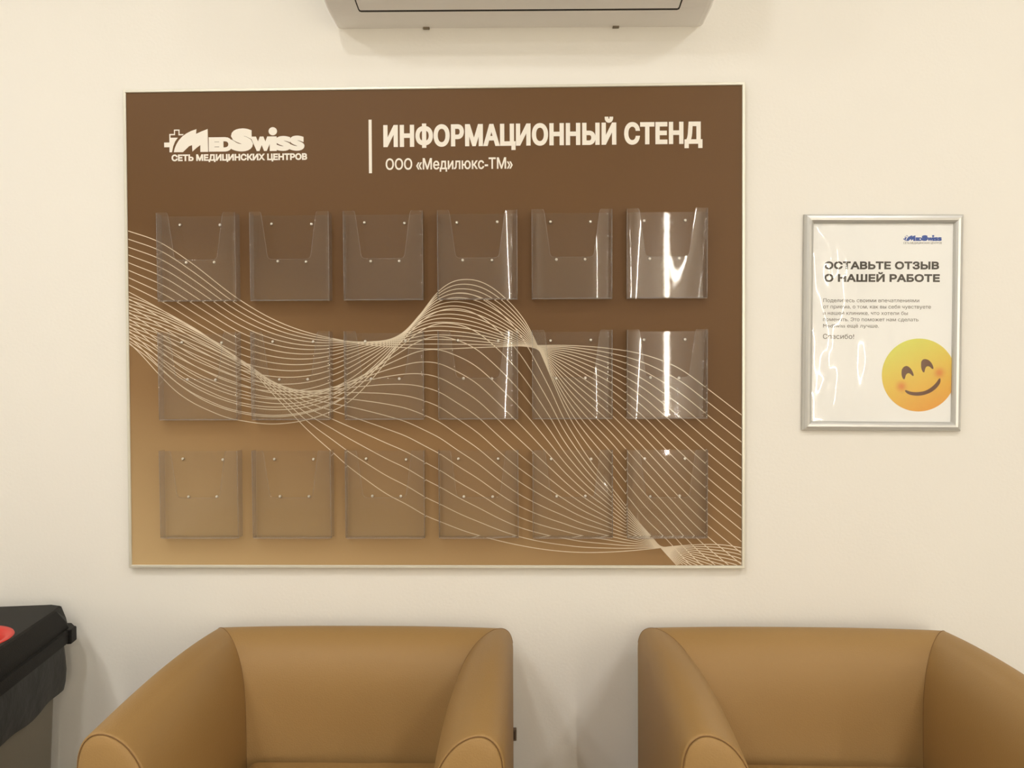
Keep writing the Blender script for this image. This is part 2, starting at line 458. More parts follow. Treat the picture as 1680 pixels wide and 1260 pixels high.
def logo_meshes(fx, fz, y, th=0.0003):
    """the clinic's word mark from its own outline units; fx, fz map outline units to metres"""
    polys = [
      [(112,262),(165,262),(165,178),(212,178),(212,135),(268,135),(268,180),(310,180),(298,192),(257,192),(257,146),(222,146),(222,190),(176,190),(176,215),(232,215),(250,215),(222,252),(202,300),(190,358),(165,358),(165,308),(112,308)],
      [(208,358),(216,325),(232,285),(258,243),(295,203),(335,175),(385,150),(438,133),(433,180),(490,155),(550,133),(553,358),(475,358),(475,290),(440,315),(395,353),(392,290),(362,300),(335,325),(300,358)],
    ]
    mes = []
    for n_, p in enumerate(polys):
        b = extrude_poly([(fx(a), fz(c_)) for a, c_ in p], y-th+.00003*n_, y)
        mes.append(b.mesh('p'))
    b = extrude_poly([(fx(1202+42*math.cos(a*PI/16)), fz(162-40*math.sin(a*PI/16))) for a in range(32)], y-th, y)
    mes.append(b.mesh('p'))
    u = abs(fx(1)-fx(0))
    for n_, (ch, a0, a1, c0, c1, bo) in enumerate((('E', 560, 700, 215, 357, 15), ('D', 664, 800, 215, 357, 13), ('S', 785, 1002, 131, 358, 26),
                               ('w', 985, 1195, 213, 356, 15), ('ı', 1170, 1240, 213, 357, 14), ('s', 1228, 1384, 210, 357, 13), ('s', 1370, 1517, 208, 357, 13))):
        mes.append(text_mesh(ch, fx(a0), fx(a1), fz(c1), 0, bold=bo*u, y=y, thick=th+.00003*(n_+1), fit=(fz(c1), fz(c0))))
    return mes
ux = 0.001275/6
onboard('logo', join_meshes('logo', logo_meshes(lambda a: -.7614 + (a-112)*ux*.987, lambda c_: 1.7061 - (c_-128)*ux*.99, PY)), M['cream_ink'])

WAVE_1 = (
  ((-0.8451,1.4967),(-0.7695,1.4686),(-0.7108,1.4296),(-0.6115,1.3531),(-0.5453,1.3129),(-0.5071,1.2954),(-0.4510,1.2768),(-0.3923,1.2638),(-0.3414,1.2547),(-0.2778,1.2489),(-0.2142,1.2448),(-0.1634,1.2449),(-0.1241,1.2464),(-0.0697,1.2482),(0.0011,1.2504),(0.0969,1.2496),(0.1649,1.2437),(0.2414,1.2291),(0.3154,1.1979),(0.3592,1.1656),(0.4454,1.0986)),
  ((-0.8468,1.3708),(-0.7712,1.3295),(-0.6869,1.2781),(-0.5974,1.2331),(-0.5462,1.2189),(-0.4873,1.2131),(-0.4438,1.2165),(-0.4067,1.2251),(-0.3811,1.2333),(-0.3414,1.2471),(-0.2904,1.2646),(-0.2585,1.2809),(-0.2253,1.3034),(-0.2011,1.3134),(-0.1719,1.3170),(-0.1440,1.3150),(-0.1124,1.3078),(-0.0682,1.2899),(-0.0241,1.2670),(0.0036,1.2504),(0.0326,1.2326),(0.0766,1.2046),(0.1144,1.1792),(0.1646,1.1443),(0.2274,1.0892),(0.2901,1.0246),(0.3591,0.9576),(0.4456,0.8842)),
  ((-0.8481,1.2675),(-0.8175,1.2380),(-0.7819,1.1982),(-0.7411,1.1572),(-0.7091,1.1354),(-0.6719,1.1174),(-0.6361,1.1032),(-0.5988,1.0954),(-0.5475,1.0893),(-0.5167,1.0901),(-0.4628,1.0988),(-0.4153,1.1153),(-0.3793,1.1342),(-0.3420,1.1684),(-0.3060,1.2101),(-0.2649,1.2657),(-0.2265,1.3174),(-0.1868,1.3664),(-0.1627,1.3826),(-0.1322,1.3887),(-0.0994,1.3828),(-0.0679,1.3643),(-0.0452,1.3440),(-0.0239,1.3207),(-0.0038,1.2921),(0.0137,1.2554),(0.0325,1.2124),(0.0513,1.1681),(0.0663,1.1327),(0.0826,1.0997),(0.1090,1.0579),(0.1366,1.0212),(0.1655,0.9857),(0.2020,0.9362),(0.2435,0.8855),(0.2686,0.8614),(0.2938,0.8348),(0.3164,0.8094),(0.3478,0.7765)),
)
WAVE_2 = (
  ((-0.8482,1.2637),(-0.8034,1.2315),(-0.7651,1.1969),(-0.7268,1.1661),(-0.6884,1.1417),(-0.6436,1.1224),(-0.5987,1.1107),(-0.5345,1.1042),(-0.4703,1.1116),(-0.4152,1.1293),(-0.3792,1.1495),(-0.3419,1.1824),(-0.3060,1.2203),(-0.2649,1.2695),(-0.2328,1.3111),(-0.2073,1.3362),(-0.1780,1.3537),(-0.1450,1.3610),(-0.1122,1.3545),(-0.0869,1.3405),(-0.0404,1.2991),(-0.0291,1.2859),(-0.0027,1.2454),(0.0098,1.2226),(0.0249,1.1935),(0.0449,1.1542),(0.0662,1.1061),(0.0951,1.0567),(0.1265,1.0085),(0.1655,0.9591),(0.1969,0.9185),(0.2233,0.8842),(0.2472,0.8576),(0.2724,0.8272),(0.3038,0.7929),(0.3201,0.7752)),
  ((-0.8476,1.3109),(-0.7641,1.2824),(-0.6872,1.2488),(-0.5977,1.2064),(-0.5466,1.1807),(-0.5070,1.1652),(-0.4520,1.1536),(-0.4124,1.1534),(-0.3728,1.1545),(-0.3422,1.1538),(-0.2963,1.1517),(-0.2517,1.1458),(-0.2200,1.1366),(-0.1858,1.1221),(-0.1579,1.1035),(-0.1061,1.0673),(-0.0707,1.0355),(-0.0278,0.9990),(0.0038,0.9757),(0.0543,0.9414),(0.1022,0.9109),(0.1603,0.8830),(0.1968,0.8652),(0.2472,0.8436),(0.2711,0.8322),(0.3025,0.8196),(0.3528,0.8019),(0.4307,0.7753)),
  ((-0.8469,1.3606),(-0.8020,1.3437),(-0.7252,1.3038),(-0.6868,1.2807),(-0.6511,1.2550),(-0.6116,1.2243),(-0.5739,1.1935),(-0.5544,1.1705),(-0.4884,1.1002),(-0.4732,1.0842),(-0.4452,1.0580),(-0.4160,1.0324),(-0.3823,1.0018),(-0.3410,0.9703),(-0.3029,0.9436),(-0.2539,0.9174),(-0.2202,0.8974),(-0.1859,0.8830),(-0.1326,0.8626),(-0.1027,0.8537),(-0.0297,0.8359),(0.0298,0.8257),(0.1020,0.8198),(0.1753,0.8211),(0.2472,0.8271),(0.2711,0.8297),(0.2963,0.8326),(0.3264,0.8348),(0.3641,0.8367),(0.4005,0.8355),(0.4457,0.8279)),
)

def hermite(pts, x):
    n = len(pts)
    if x <= pts[0][0]: i = 0
    elif x >= pts[-1][0]: i = n-2
    else:
        i = max(j for j in range(n-1) if pts[j][0] <= x)
    def m_(j):
        if j == 0: return (pts[1][1]-pts[0][1])/(pts[1][0]-pts[0][0])
        if j == n-1: return (pts[-1][1]-pts[-2][1])/(pts[-1][0]-pts[-2][0])
        h0 = pts[j][0]-pts[j-1][0]; h1 = pts[j+1][0]-pts[j][0]
        d0 = (pts[j][1]-pts[j-1][1])/h0; d1 = (pts[j+1][1]-pts[j][1])/h1
        return (d0*h1+d1*h0)/(h0+h1)
    x0, z0 = pts[i]; x1, z1 = pts[i+1]; h = x1-x0; t = (x-x0)/h
    return ((2*t**3-3*t*t+1)*z0 + (t**3-2*t*t+t)*h*m_(i) + (-2*t**3+3*t*t)*z1 + (t**3-t*t)*h*m_(i+1))
def smooth_curve(vals, it):
    for _ in range(it):
        vals = [vals[0]] + [(vals[i-1]+2*vals[i]+vals[i+1])/4 for i in range(1, len(vals)-1)] + [vals[-1]]
    return vals
XA, XB = BX0+FW, BX1-FW
NX = 420
xs_ = [XA+(XB-XA)*i/NX for i in range(NX+1)]
ZLO, ZHI = BZ0+FW, BZ1-FW
def wave_family(data, count, mid, name, y):
    cv = [smooth_curve([hermite(p, x) if x <= p[-1][0] else hermite(p, p[-1][0]) - (x-p[-1][0])*.8 for x in xs_], 8) for p in data]
    A, Mi, B_ = cv
    for i in range(count):
        t = i/(count-1); tm = mid/(count-1)
        la = (t-tm)*(t-1)/tm; lm = t*(t-1)/(tm*(tm-1)); lb = t*(t-tm)/(1-tm)
        z = [A[k]*la + Mi[k]*lm + B_[k]*lb for k in range(NX+1)]
        b = MB(); hw = 0.00080; yy = y - 0.00001*i
        run = []
        runs = []
        for k in range(NX+1):
            if ZLO < z[k] < ZHI: run.append(k)
            elif run: runs.append(run); run = []
        if run: runs.append(run)
        for run in runs:
            if len(run) < 3: continue
            vs2 = []; fs2 = []
            for q, k in enumerate(run):
                ka, kb = max(k-1, run[0]), min(k+1, run[-1])
                dx = xs_[kb]-xs_[ka]; dz = z[kb]-z[ka]; L = math.hypot(dx, dz)
                nx, nz = -dz/L*hw, dx/L*hw
                vs2 += [(xs_[k]+nx, yy, z[k]+nz), (xs_[k]-nx, yy, z[k]-nz)]
                if q: fs2.append((2*q-2, 2*q-1, 2*q+1, 2*q))
            b.add(vs2, fs2)
        me = b.mesh(name, recalc=False)
        onboard(name, me, M['wave_ink'])
wave_family(WAVE_1, 17, 8, 'wave_line', PY-0.00012)
wave_family(WAVE_2, 16, 8, 'wave_line', PY-0.00030)

# ================================================================== clear pockets screwed to the board
random.seed(7)
PWD, PHT, PDP = 0.1640, 0.1810, 0.026
COLS = ['first', 'second', 'third', 'fourth', 'fifth', 'sixth']
ROWS = ['top', 'middle', 'bottom']
LOOK = {(0,3): 'bright streak down its right side', (1,3): 'bright glare near its right side',
        (0,5): 'bright crossing streaks', (1,5): 'bright vertical bar in the middle', (2,5): 'glints along its upper edge',
        (0,4): 'thin glint down its right side', (1,4): 'over the knot of lines'}
def pocket(row, colm):
    x0 = -0.7678 + colm*0.19312; zt = 1.5265 - row*0.24530
    y0 = FY + 0.0028                              # back sheet rests on the printed panel
    lab = 'clear leaflet pocket, %s row, %s from left' % (ROWS[row], COLS[colm])
    if (row, colm) in LOOK: lab += ', ' + LOOK[(row, colm)]
    t = thing('leaflet_pocket', lab, 'leaflet holder', (x0, y0-.0006, zt-PHT), group='clear leaflet pockets on the board')
    yb = -0.0006
    sd = row*6+colm
    amp = [0.5, 0.5, 0.5, 1.1, 1.0, 1.5][colm]
    # gentle warp of the sheets; the ones at the right are bowed more
    def warp(x, z, k):
        u = x/PWD; v = z/PHT
        w_ = noise.noise(Vector((u*1.1+sd*3.1, v*0.7+k*5.3, sd*1.7)))*0.0011*amp
        def cubic(r1, r2, r3, k_):
            F_ = lambda q: q**4/4-(r1+r2+r3)*q**3/3+(r1*r2+r1*r3+r2*r3)*q*q/2-r1*r2*r3*q
            return PWD*k_*F_(u)
        if colm == 5: w_ -= cubic(.07+.10*(v-.5)*(1 if row == 0 else .3), .55-.05*(v-.5), .80+(.16*(v-.5) if row == 0 else .06*(v-.3)), 1.5)
        if colm == 3: w_ -= PWD*max(0, u-.45)**2*(0.158+(.035*(v-.5) if row == 0 else -.022*(v-.5)))
        if colm == 3 and row == 2: w_ -= .0042*math.exp(-((u-.90)/.16)**2-((v-.02)/.22)**2)
        if colm == 4: w_ += -PWD*.32*max(0, u-.72)**2 + PWD*.30*max(0, .2-u)**2
        if colm == 4 and row == 2: w_ -= .0030*math.exp(-((u-.86)/.12)**2-((v-.70)/.14)**2)
        return -w_
    # back sheet
    nx, nz = 24, 24
    def sheet(fn, xs, zs):
        b = MB(); vs2 = [fn(x, z) for z in zs for x in xs]; n = len(xs); fs2 = []
        for j in range(len(zs)-1):
            for i in range(n-1):
                a = j*n+i; fs2.append((a, a+1, a+n+1, a+n))
        b.add(vs2, fs2); return b
    bw = 0.45 if colm == 5 else 0.12
    xs = [PWD*i/nx for i in range(nx+1)]; zs = [PHT*.985*i/nz for i in range(nz+1)]
    def fback(x, z):
        e = min(x, PWD-x)
        return (x, yb - max(0, -warp(x, z, 0)*bw)*min(1, e/.03) - 0.0, z)
    link('back_sheet', sheet(fback, xs, zs).mesh('back_sheet', recalc=False), M['pet'], t, smooth=True)
    # front sheet with the wide notch, its corners rounded, its sides turned back towards the panel
    OB = 0.0835                                     # height of the notch floor
    def yfront(x, z):
        e = min(x, PWD-x)
        tilt = 0.003*(z/PHT)                        # leans out a little at the top
        yy = -PDP - tilt + 0.0 + warp(x, z, 1)*min(1, e/.007)
        rr = 0.0045
        if e < rr: yy += rr - math.sqrt(max(0, rr*rr-(rr-e)**2))
        return yy
    def lerp(a, c_, s_): return a+(c_-a)*s_
    def ramp(n): return [0, .03, .07, .14] + [.14+.86*i/n for i in range(1, n+1)]
    b = MB()
    rx = [0, .0006, .0015, .003, .0045, .008, .013] + [.013+(PWD-.026)*i/26 for i in range(1, 26)] + [PWD-.013, PWD-.008, PWD-.0045, PWD-.003, PWD-.0015, PWD-.0006, PWD]
    zs = [OB*i/14 for i in range(15)]
    s_ = sheet(lambda x, z: (x, yfront(x, z), z), rx, zs); b.add(s_.v, s_.f)
    # notch outline (inner edge of the left flap) measured from the left side, mirrored for the right
    edge = [(0.0480, OB), (0.0435, OB+.0006), (0.0402, OB+.0022), (0.0382, OB+.0050), (0.0370, OB+.0090), (0.0360, OB+.016), (0.0342, OB+.030),
            (0.0312, OB+.052), (0.0277, OB+.078), (0.0258, OB+.091), (0.0243, PHT-.0015), (0.0215, PHT)]
    for side in (0, 1):
        rows = []
        for ex, ez in edge:
            r_ = []
            for s_ in (0, .03, .07, .13, .2, .3, .45, .6, .75, .88, 1):
                x = ex*s_
                x = x if side == 0 else PWD-x
                r_.append((x, yfront(x, ez), ez))
            rows.append(r_)
        n = len(rows[0]); vs2 = [p for r_ in rows for p in r_]; fs2 = []
        for j in range(len(rows)-1):
            for i in range(n-1):
                a = j*n+i; fs2.append((a, a+1, a+n+1, a+n))
        b.add(vs2, fs2)
    link('front_sheet', b.mesh('front_sheet'), M['pet'], t, smooth=True)
    ed = [(ex, yfront(ex, ez)-.0001, ez) for ex, ez in edge[::-1]]
    mid_ = [(.048+(PWD-.096)*q_/8, yfront(.048+(PWD-.096)*q_/8, OB)-.0001, OB) for q_ in range(1, 8)]
    b = MB(); b.tube(ed+mid_+[(PWD-x, yfront(PWD-x, z)-.0001, z) for x, y, z in ed[::-1]], 0.00035, 4)
    link('notch_edge', b.mesh('notch_edge'), M['pet_edge'], t, smooth=True)
    # side and bottom walls, a little heavier
    for xx in (0.0, PWD):
        b = MB()
        rows = [[(xx, lerp(yb, yfront(xx, PHT*j/10), s_), PHT*j/10) for s_ in (0, .5, 1)] for j in range(11)]
        vs2 = [p for r_ in rows for p in r_]
        b.add(vs2, [(j*3+i, j*3+i+1, j*3+i+4, j*3+i+3) for j in range(10) for i in range(2)])
        link('side_wall', b.mesh('side_wall'), M['pet_edge'], t, smooth=False)
    b = MB(); m_ = 26
    vs2 = []
    for i in range(m_+1):
        x = PWD*i/m_; jg = 0.0006*noise.noise(Vector((i*.9, sd*2.3, 0)))
        vs2 += [(x, yb, 0.0+jg), (x, yfront(x, 0)+0.0004, 0.0012+jg), (x, yfront(x, 0)-0.0007, 0.0002+jg), (x, yfront(x, 0)-0.0003, -0.0014+jg)]
    b.add(vs2, [(4*i+k, 4*i+4+k, 4*i+5+k, 4*i+1+k) for i in range(m_) for k in range(3)])
    link('bottom_wall', b.mesh('bottom_wall'), M['pet_edge'], t)
    # rolled rims along the two side edges
    for xx in (0.0007, PWD-.0007):
        b = MB()
        b.tube([(xx, yfront(xx, PHT*j/8)-.0002, PHT*j/8) for j in range(9)], 0.0006, 5)
        link('rim', b.mesh('rim'), M['pet_edge'], t, smooth=True)
    # four screws
    for sx, sz in ((.0390, .1610), (.1225, .1605), (.0507, .0825), (.1105, .0822)):
        sx += random.uniform(-.001, .001); sz += random.uniform(-.001, .001)
        rings = []
        for r_, y_ in ((.0029, 0), (.0029, -.0009), (.0024, -.0019), (.0013, -.0024), (.0009, -.0018), (.0001, -.0018)):
            rings.append([(sx+r_*math.cos(k*PI/6), yb-.0004+y_, sz+r_*math.sin(k*PI/6)) for k in range(12)])
        b = MB(); b.loft(rings)
        link('screw', b.mesh('screw'), M['screw'], t, smooth=True)
    return t
for r_i in range(3):
    for c_i in range(6):
        pocket(r_i, c_i)

# ================================================================== framed feedback poster
PCX, PCZ, PROT = 0.7267, 1.2940, math.radians(0.5)
poster = thing('framed_poster', 'small white poster with a yellow smiling face in a silver snap frame', 'poster', (PCX, 0, PCZ), (0, PROT, 0))
def L(X, Z):
    dx, dz = X-PCX, Z-PCZ
    return (dx*math.cos(PROT)-dz*math.sin(PROT), dx*math.sin(PROT)+dz*math.cos(PROT))
def Lx(px): return (px-1452.0)*0.0012415          # poster picture columns/rows to metres on the paper
def Lz(py): return -(py-529.0)*0.0012415
HW, HH = 0.1618, 0.2228
prof = [(0, 0), (0, -.005), (.0012, -.0085), (.0040, -.0115), (.0085, -.0132), (.0130, -.0124), (.0165, -.0098), (.0185, -.0070), (.0190, -.0050), (.0190, 0)]
c = [(-HW, -HH), (HW, -HH), (HW, HH), (-HW, HH)]
for i, n_ in enumerate(((0, 1), (-1, 0), (0, -1), (1, 0))):
    o = rail('frame_rail', c[i], c[(i+1) % 4], n_, 0, prof, M['alu'], poster)
IW, IH = HW-.0175, HH-.0175
box_obj('paper', (-IW, IW, -.0035, -.001, -IH, IH), M['paper'], poster)
YP = -.0035
def onposter(name, me, mat): return link(name, me, mat, poster)
for s_, xa, xb, bs, in (('ОСТАВЬТЕ ОТЗЫВ', 1356, 1544.5, 440.3), ('О НАШЕЙ РАБОТЕ', 1356, 1546, 461.2)):
    onposter('heading_line', text_mesh(s_, Lx(xa), Lx(xb), Lz(bs), .0161, bold=.0010, y=YP), M['ink'])
for s_, xb, bs in (('Поделитесь своими впечатлениями', 1512.6, 494.8), ('от приема, о том, как вы себя чувствуете', 1532, 505.2),
                   ('в нашей клинике, что хотели бы', 1494.2, 515.8), ('поменять. Это поможет нам сделать', 1511.8, 526.4), ('MedSwiss ещё лучше.', 1446.8, 537.0)):
    onposter('text_line', text_mesh(s_, Lx(1355), Lx(xb), Lz(bs), .0074, y=YP), M['ink_grey'])
onposter('thanks_line', text_mesh('Спасибо!', Lx(1355), Lx(1406.3), Lz(555.8), .0100, y=YP), M['ink_grey'])
q = (1548.2-1485.5)/(1517-112)
onposter('logo', join_meshes('logo', logo_meshes(lambda a: Lx(1485.5+(a-112)*q), lambda c_: Lz(383.8+(c_-128)*q*.92), YP, .0002)), M['blue_ink'])
onposter('slogan_lettering', text_mesh('СЕТЬ МЕДИЦИНСКИХ ЦЕНТРОВ', Lx(1485.5), Lx(1548.2), Lz(398.2), .0038, y=YP), M['ink_grey'])
# smiling face, cut off by the paper's edge
FCX, FCZ, FR = Lx(1513.5), Lz(615.5), 0.0752
lim = IW-.0006
pts = [(min(FR*math.cos(a*PI/48), lim-FCX), FR*math.sin(a*PI/48)) for a in range(96)]
face = extrude_poly(pts, -.0004, 0)
fo = link('smiling_face', face.mesh('smiling_face'), M['smile'], poster, (FCX, YP, FCZ))
def fpoly(pp): return [((1340+a/6.46-1513.5)*.0012415, -(560+c_/6.46-615.5)*.0012415) for a, c_ in pp]
for nm, pp in (('eye', [(938,350),(940,305),(962,272),(995,262),(1030,285),(1055,322),(1067,360),(1056,369),(1030,345),(1005,340),(985,358),(972,400),(958,402),(944,378)]),
               ('eye', [(1145,270),(1145,222),(1160,195),(1190,187),(1230,203),(1262,242),(1276,285),(1262,292),(1235,268),(1207,265),(1190,285),(1180,325),(1167,327),(1151,300)]),
               ('mouth', [(976,530),(988,521),(1040,538),(1110,542),(1190,528),(1258,488),(1308,438),(1335,398),(1350,396),(1350,438),(1318,490),(1258,540),(1182,571),(1110,581),(1040,573),(998,555)])):
    p3 = [Vector((a, c_, 0)) for a, c_ in fpoly(pp)]
    sm = catmull(p3+[p3[0]], 3)[:-1]
    link(nm, extrude_poly([(v.x, v.y) for v in sm], -.0006, -.0004).mesh(nm), M['brown_ink'], fo)
# wavy clear film clamped under the frame
b = MB(); nx, nz = 90, 120
def film_y(x, z):
    u = (x+IW)/(2*IW); v = (z+IH)/(2*IH)
    fall = 0.05+0.95*max(0, 1-u*1.6)**0.9 + 0.35*max(0, 1-math.hypot(1-u, (1-v)*1.4)*5)
    h = 0.0016*noise.noise(Vector((u*3.0+.3, v*3.3, 2.2))) + 0.0010*noise.noise(Vector((u*6.5, v*5.0, 7.7))) + 0.00022*noise.noise(Vector((u*14, v*10.0, 3.1))) + 0.0016*math.sin((u*1.25+.12*math.sin(v*7))*2*PI)*max(0, .8-u)
    e = min(min(u, 1-u)*8, min(v, 1-v)*10, 1)
    return -.0062 - (h*fall)*e*3.0
b.add([(-IW+2*IW*i/nx, film_y(-IW+2*IW*i/nx, -IH+2*IH*j/nz), -IH+2*IH*j/nz) for j in range(nz+1) for i in range(nx+1)],
      [(j*(nx+1)+i, j*(nx+1)+i+1, (j+1)*(nx+1)+i+1, (j+1)*(nx+1)+i) for j in range(nz) for i in range(nx)])
link('clear_film', b.mesh('clear_film', recalc=False), M['film'], poster, smooth=True)

# ================================================================== air conditioner
ac = thing('air_conditioner', 'white wall-mounted air conditioner above the brown board', 'air conditioner', (-0.0195, 0, 1.9105), (0, math.radians(0.45), 0))
AW = 0.3790
pr = [(0, 0), (-.060, 0), (-.085, .0015), (-.115, .008), (-.145, .019), (-.175, .036), (-.196, .058), (-.207, .085), (-.212, .12), (-.212, .20), (-.208, .245), (-.195, .268), (-.17, .278), (0, .278)]
b = MB()
def acring(x, ins):
    cy, cz = -.10, .14
    return [(x, min(0, cy+(y-cy)*(1-ins)) if y < 0 else 0, cz+(z-cz)*(1-ins)) for y, z in pr]
b.loft([acring(-AW, .03), acring(-AW+.004, .008), acring(-AW+.012, 0), acring(AW-.012, 0), acring(AW-.004, .008), acring(AW, .03)])
link('body', b.mesh('body'), M['ac'], ac)
def ac_under(y):
    for (a0, b0), (a1, b1) in zip(pr[:-1], pr[1:]):
        if a1 <= y <= a0 and a0 != a1: return b0+(b1-b0)*(y-a0)/(a1-a0)
    return 0
def strip_on_body(x_of, ys, off, thick):
    """slab that follows the unit's underside, x_of(y) -> (x0, x1)"""
    rings = []
    for y in ys:
        z = ac_under(y)-off; x0, x1 = x_of(y)
        rings.append([(x0, y, z), (x1, y, z), (x1, y, z-thick), (x0, y, z-thick)])
    b = MB(); b.loft(rings); return b
ys = [-.0748, -.0775, -.085, -.095, -.105, -.115, -.13, -.145, -.16, -.175, -.190]
def xs_slot(y): 
    r_ = .004*max(0, 1-(abs(y+.0748))/.003)
    k = min(1, max(0, (-.0748-y)/.03))
    return (-.3170+r_-.001*k, .3165-r_+.001*k)
link('vane_gap', strip_on_body(xs_slot, ys, .0001, .0004).mesh('vane_gap'), M['ac_gap'], ac)
ys2 = [-.0832, -.0842, -.088, -.097, -.107, -.117, -.13, -.145, -.16, -.175, -.188]
def xs_vane(y):
    a, c_ = xs_slot(y); r_ = .002*max(0, 1-abs(y+.0832)/.002)
    return (a+.0028+r_, c_-.0032-r_)
link('air_vane', strip_on_body(xs_vane, ys2, 0.0003, .0010).mesh('air_vane'), M['ac'], ac)
for tx in (-.1925, .2000):
    box_obj('mounting_tab', (tx-.0065, tx+.0065, -.006, -.0005, -.0035, .001), M['ac_tab'], ac, 0.0006)
lb = link('rating_label', strip_on_body(lambda y: (.3230, .3660), [-.108, -.115, -.13], .0002, .0004).mesh('rating_label'), M['ac_label'], ac)
for k in range(2):
    link('label_line', strip_on_body(lambda y: (.3245, .3640), [-.1105-.004*k, -.1120-.004*k], .0006, .0002).mesh('label_line'), M['ac_label_ink'], lb)

# ================================================================== armchairs
PROFILE = [(0, 0, .10), (0, 0, .30), (0, 0, .50), (0, 0, .60), (0, 0, .642), (.0035, .0035, .664), (.0120, .0130, .680), (.0270, .0300, .6895), (.0470, .0520, .6885),
           (.0680, .0760, .6775), (.0845, .0960, .6600), (.0965, .1110, .6380), (.1060, .1240, .6070), (.1130, .1350, .5600), (.1180, .1470, .4900), (.1210, .1580, .4000), (.1230, .1680, .2400)]
def armchair(label, loc, rz, CW, CD=0.520, flare=(0, 0)):
    t = thing('armchair', label, 'armchair', loc, (0, 0, rz), group='tan leatherette tub armchairs')
    P = catmull(PROFILE, 4)
    half = CW/2
    # local frame: rear at y=0, front at y=-CD, x across
    def arm(sgn):
        fl = flare[1] if sgn > 0 else flare[0]
        rings = []
        nseg = 22
        for i in range(nseg+1):
            s_ = i/nseg
            ring = []
            for p in P:
                u, v, z = p
                y = -v + (-CD+v)*s_
                puff = 0.004*math.sin(PI*s_)*min(1, max(0, (z-.3)/.3))
                dz = (0.0115*(1-s_)**3.5 - 0.003*math.sin(PI*s_))*min(1, max(0, (z-.5)/.16))
                ring.append((sgn*(half-u+fl*(1-s_)) - sgn*puff*(1 if u > .06 else -1.2 if fl else 0), y, z-dz))
            rings.append(ring)
        # rounded front edge
        for k, (dy, ins) in enumerate(((.0020, .0005), (.0034, .0014), (.0040, .0026))):
            ring = []
            for p in P:
                u, v, z = p
                cu = .06; f = ins/.06
                uu = u+(cu-u)*f; zz = z-(ins if z > .6 else 0)*min(1, (z-.6)/.05 if z > .6 else 0)
                ring.append((sgn*(half-uu), -CD-dy, zz))
            rings.append(ring)
        b = MB(); b.loft(rings, close_ring=False, caps=False)
        # bottom and inner closure
        n = len(P)
        o = link('arm', b.mesh('arm'), M['leather'], t, smooth=True)
        # front facing: slightly puffed pad inside the seam
        b = MB()
        pts = [(half-(u+(.06-u)*.045), z-(.0027*min(1, max(0, (z-.6)/.05)))) for u, v, z in P]
        cx, cz = half-.06, .45
        rings = []
        for f, dy in ((1, .0038), (.96, .0062), (.80, .0090), (.45, .0108), (.12, .0112)):
            rings.append([(sgn*(cx+(x-cx)*f), -CD-dy, max(.10, z+(cz-z)*(1-f)*(.35))) for x, z in pts])
        b.loft(rings, close_ring=True, caps=True)
        link('arm_front_pad', b.mesh('arm_front_pad'), M['leather'], t, smooth=True)
        # seam around the front
        b = MB(); b.tube([(sgn*x, -CD-.0040, z+.0001) for x, z in pts[2:-2]], .0008, 6)
        link('front_seam', b.mesh('front_seam'), M['seam'], t, smooth=True)
        # mitre seam between arm and back
        b = MB(); b.tube([(sgn*(half-u+fl), -v-.0003, z+.0001-.0115*min(1, max(0, (z-.5)/.16))) for u, v, z in P[17:]], .0006, 6)
        link('corner_seam', b.mesh('corner_seam'), M['seam'], t, smooth=True)
    arm(1); arm(-1)
    rings = []
    nseg = 30
    for i in range(nseg+1):
        s_ = -1+2*i/nseg
        crown = 0.0045*(1-abs(s_)**2.5)
        ring = []
        for u, v, z in P:
            x = s_*(half-u) + (flare[1]*(1+s_)/2 - flare[0]*(1-s_)/2)
            hollow = 0.012*(1-s_*s_)*min(1, max(0, (.66-z)/.15))*(1 if v > .05 else 0)
            ring.append((x, -v+hollow, z+crown*min(1, max(0, (z-.55)/.1))-.0115*min(1, max(0, (z-.5)/.16))))
        rings.append(ring)
    b = MB(); b.loft(rings, close_ring=False, caps=False)
    link('back', b.mesh('back'), M['leather'], t, smooth=True)
    # seat: base and cushion
    ix = half-.119
    box_obj('seat_base', (-half+.02, half-.02, -CD+.01, -.02, .09, .33), M['leather'], t, .006)
    b = MB(); rings = []
    # cushion as a rounded, crowned pillow
    nx, ny = 16, 16
    x0, x1, y0, y1, zt, zb = -ix+.0005, ix-.0005, -CD-.035, -.1605, .4745, .332
    b.box(x0, x1, y0, y1, zb, zt)
    me = b.mesh('seat_cushion', .018, 4)
    link('seat_cushion', me, M['leather'], t, smooth=True)
    for sx in (-1, 1):
        for yy in (-.07, -CD+.05):
            rings = [[(sx*(half-.07)+r_*math.cos(k*PI/8), yy+r_*math.sin(k*PI/8), z) for k in range(16)] for r_, z in ((.018, 0), (.02, .01), (.024, .1))]
            b = MB(); b.loft(rings); link('foot', b.mesh('foot'), M['foot'], t, smooth=True)
    return t
armchair('tan leatherette tub armchair beside the black-lidded bin, left of the two', (-.3410, -.036, 0), 0, .6080, flare=(.012, 0))
armchair('tan leatherette tub armchair under the small framed poster, right of the two', (.5300, -.036, 0), math.radians(-1.2), .6200, flare=(0, .006))

# small dark fitting on the wall, half hidden behind the left armchair
t = thing('wall_fitting', 'small dark brown fitting on the wall peeking out beside the left armchair', 'wall fitting', (-.060, 0, .4220))
box_obj('cover', (0, .0290, -.010, 0, 0, .0250), M['fitting_rim'], t, .0015)
box_obj('insert', (.004, .0265, -.0125, -.0098, .0045, .0215), M['fitting'], t, .001)

